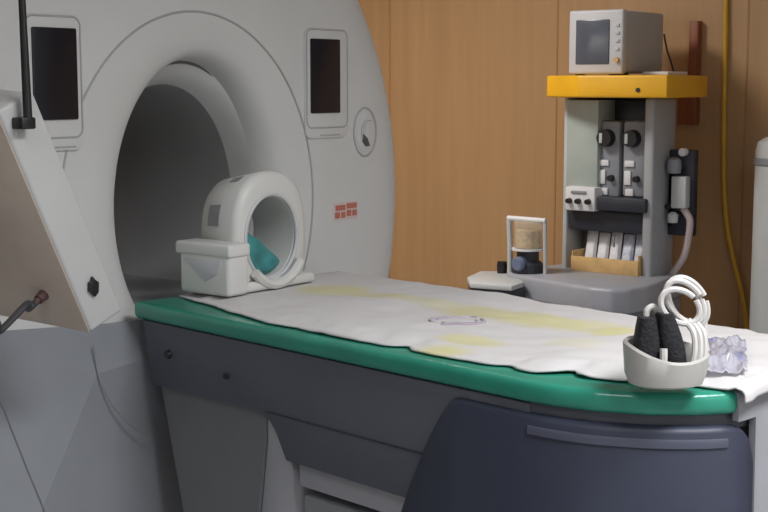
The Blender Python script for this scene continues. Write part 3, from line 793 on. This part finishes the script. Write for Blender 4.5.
# suction unit on the right of the column
xs = 2.73
def sy(px, x=xs): return at(px, 180, 0, x).y
def sz(py, x=xs): return at(680, py, 0, x).z
b = BM(); box(b, (xs+0.01, sy(693), sz(236)), (xs+0.05, sy(667), sz(150)), 0.006)
box(b, (xs+0.01, sy(672), sz(228)), (xs+0.06, yR+0.01, sz(160)), 0.004); su = obj('suction_bracket', b, mdark, ma)
b = BM(); box(b, (xs-0.03, sy(686, xs-0.03), sz(208)), (xs+0.015, sy(671, xs-0.03), sz(176)), 0.006); obj('suction_gauge', b, mlight, su)
b = BM(); p = Vector((xs-0.02, sy(676), sz(166))); lathe(b, p, (0, 0, 1), [(0, -0.028), (0.026, -0.028), (0.03, 0), (0.026, 0.026), (0.012, 0.034), (0, 0.035)], 20); obj('regulator', b, mgrey, su)
b = BM(); p = Vector((xs-0.01, sy(683), sz(152))); lathe(b, p, (-1, 0, 0), [(0, -0.02), (0.016, -0.02), (0.016, 0.006), (0, 0.008)], 18); obj('regulator_knob', b, mwhite, su)
for px, py in ((671, 207), (681, 207)):
    p = Vector((xs-0.02, sy(px), sz(py))); b = BM(); lathe(b, p, (-1, 0, 0), [(0, -0.03), (0.012, -0.03), (0.012, 0.006), (0, 0.008)], 14); obj('suction_knob', b, black, su)
b = BM(); p = Vector((xs-0.02, sy(676), sz(217))); lathe(b, p, (0, 0, 1), [(0, -0.022), (0.02, -0.022), (0.022, 0.01), (0.01, 0.02), (0, 0.02)], 18); obj('suction_trap', b, lightgrey, su)
b = BM(); tube(b, smooth_path([at(x, y, 0, xs+0.0) for x, y in ((681, 206), (687, 214), (690, 222), (688, 240), (684, 256), (678, 266), (672, 275), (670, 290))], 8), 0.014, 10); obj('suction_hose', b, hose_g, ma, label='pinkish grey corrugated hose')
b = BM(); tube(b, smooth_path([at(x, y, 0, 2.8) for x, y in ((690, 150), (694, 175), (695, 205), (690, 222))], 8), 0.006, 8); obj('thin_tube', b, lightgrey, ma)

# monitor on the shelf
mon = thing('patient_monitor', 'boxy off-white monitor with dark screen on the yellow shelf', 'monitor', (2.68, 0.345, 1.49))
zb, zt_ = 1.497, 1.738
b = BM(); box(b, (2.535, 0.2315, zb), (2.87, 0.4595, zt_), 0.012, 3); obj('monitor_case', b, monitorside, mon, label='grey case')
b = BM(); box(b, (2.505, 0.226, zb-0.004), (2.54, 0.465, zt_+0.003), 0.010, 3); mf = obj('front_bezel', b, monitorwhite, mon, label='off-white front frame')
b = BM(); box(b, (2.500, Yx(606, 2.5), Zx(64, 2.5)), (2.512, Yx(573, 2.5), Zx(19, 2.5)), 0.004); obj('monitor_screen', b, monscreen, mf, label='dark blue-grey screen')
b = BM()
for py in (25, 33, 41, 49):
    y = Yx(614, 2.5); z = Zx(py, 2.5); box(b, (2.500, y-0.008, z-0.006), (2.508, y+0.008, z+0.006), 0.002)
obj('key_column', b, mlight, mf)
b = BM(); p = Vector((2.505, Yx(614, 2.5), Zx(60, 2.5))); cyl(b, p, p-Vector((0.012, 0, 0)), 0.011, 0.010, 16); obj('rotary_knob', b, tan, mf)
for x in (2.56, 2.84):
    for y in (0.25, 0.44): b = BM(); box(b, (x-0.015, y-0.015, 1.488), (x+0.015, y+0.015, zb+0.002), 0.002); obj('rubber_foot', b, black, mon)
# lead behind the monitor
b = BM(); tube(b, smooth_path([at(664, 34, 0, 2.88), at(667, 50, 0, 2.89), at(671, 62, 0, 2.9), at(674, 73, 0, 2.9)], 8), 0.004, 8)
tag(obj('monitor_cable', b, black, origin=(2.88, 0.23, 1.5)), 'short black cable behind the boxy monitor on the yellow shelf', 'cable')
# folded papers on the shelf
b = BM(); box(b, (2.62, 0.09, 1.4885), (2.80, 0.20, 1.503), 0.004)
tag(obj('folded_cloth', b, mwhite, origin=(2.7, 0.15, 1.488)), 'small folded white cloth on the yellow shelf beside the monitor', 'cloth')

# tan tray of packets
zt0 = ZW
tray = thing('supply_tray', 'tan cardboard tray standing in the lower bay of the grey machine', 'tray', (2.62, 0.33, zt0))
XT = 2.575
yl, yr = Yx(572, XT), Yx(640, XT); ztop = Zx(259, XT)
b = BM(); box(b, (XT, yr, zt0), (XT+0.008, yl, ztop), 0.002); obj('front_wall', b, tan, tray)
b = BM(); box(b, (XT+0.008, yr, zt0), (XT+0.18, yr+0.006, ztop+0.02)); box(b, (XT+0.008, yl-0.006, zt0), (XT+0.18, yl, ztop+0.02)); box(b, (XT+0.18, yr, zt0), (XT+0.186, yl, ztop+0.03)); obj('side_wall', b, tan, tray, smooth=False)
b = BM(); box(b, (XT+0.008, yr+0.006, zt0), (XT+0.18, yl-0.006, zt0+0.004)); obj('tray_floor', b, tan, tray, smooth=False)
desc = ['white paper packet, first from the left in the tan tray', 'white paper packet, second from the left in the tan tray', 'white packet with dark stripe, middle of the tan tray', 'bluish wrapped packet, second from the right in the tan tray', 'bluish wrapped packet at the right end of the tan tray']
pm = [mat('packet_white', (0.80, 0.80, 0.84), 0.4, var=0.15, scale=30), mat('packet_blue', (0.60, 0.64, 0.80), 0.3, var=0.35, scale=35)]
for k in range(5):
    y0 = yl-0.012-(k+0.5)*(yl-yr-0.024)/5; hw = (yl-yr-0.024)/10-0.003
    b = BM(); G = []
    hgt = Zx(234+2*(k % 2), XT)-zt0-0.006
    for j in range(9):
        row = []
        for i in range(8):
            a = 2*math.pi*i/8; v = j/8
            th = 0.03*(1-v*0.75)+0.004*noise.noise(Vector((i, j, k)))
            row.append(b.verts.new((XT+0.085+th*math.cos(a)+0.03*v, y0+hw*math.sin(a)*(1-0.06*noise.noise(Vector((j, k, i)))), zt0+0.005+hgt*v)))
        G.append(row)
    for A, Bq in zip(G, G[1:]):
        for i in range(8): b.faces.new((A[i], A[(i+1) % 8], Bq[(i+1) % 8], Bq[i]))
    b.faces.new(G[0]); b.faces.new(G[-1])
    pk = tag(obj('supply_packet', b, pm[0 if k < 3 else 1], origin=(XT+0.085, y0, zt0)), desc[k], 'packet', 'packets in the tan tray')
    if k == 2:
        b = BM(); box(b, (XT+0.064, y0-0.012, zt0+0.10), (XT+0.072, y0-0.004, zt0+0.15), 0.001); obj('dark_stripe', b, mgrey, pk)

# ------------------------------------------------------------------ things on the wood wall
b = BM()
box(b, (3.06, Yx(694, 3.06), at(690, 76, 0, 3.06).z-0.02), (3.1, Yx(685, 3.06), at(690, 21, 0, 3.06).z), 0.003)
box(b, (3.06, Yx(694, 3.06), at(690, 125, 0, 3.06).z), (3.1, Yx(676, 3.06), at(690, 84, 0, 3.06).z), 0.003)
tag(obj('wall_board', b, board, origin=(3.08, 0.22, 1.5)), 'narrow red-brown wooden board fixed to the wall behind the yellow shelf', 'board')
b = BM(); pts = [at(x, y, 0, xx) for x, y, xx in ((727, -160, 3.085), (727, -60, 3.085), (726, 0, 3.085), (725, 60, 3.08), (724, 120, 3.08), (724, 180, 3.08), (727, 225, 3.07), (734, 262, 3.06), (741, 290, 3.065), (746, 320, 3.065), (748, 360, 3.065), (748, 430, 3.065))]
tube(b, smooth_path(pts, 8), 0.0095, 10)
tag(obj('gas_hose', b, hose_y, origin=(3.08, 0.05, 1.0)), 'yellow hose hanging down the wood wall right of the machine', 'hose')

# gas cylinder at the right edge
gc = Vector((2.80, -0.318, 0)); gr_ = 0.11
cy = thing('gas_cylinder', 'pale grey tall cylinder at the right edge of the photo by the wall', 'gas cylinder', gc)
b = BM(); lathe(b, gc, (0, 0, 1), [(0, 0.0), (gr_-0.01, 0.0), (gr_, 0.015), (gr_, 1.15), (gr_+0.0, 1.20), (gr_-0.008, 1.235), (gr_-0.035, 1.252), (0.03, 1.258), (0.03, 1.27), (0, 1.27)], 48); obj('cylinder_body', b, cylgrey, cy)
b = BM(); lathe(b, gc, (0, 0, 1), [(gr_+0.001, 1.145), (gr_+0.005, 1.15), (gr_+0.005, 1.17), (gr_+0.001, 1.175)], 48); obj('shoulder_band', b, mgrey, cy)
b = BM(); cyl(b, gc+Vector((0, 0, 1.27)), gc+Vector((0, 0, 1.33)), 0.018, n=16); cyl(b, gc+Vector((0, -0.03, 1.31)), gc+Vector((0, 0.03, 1.31)), 0.012, n=12); obj('valve', b, chrome, cy)
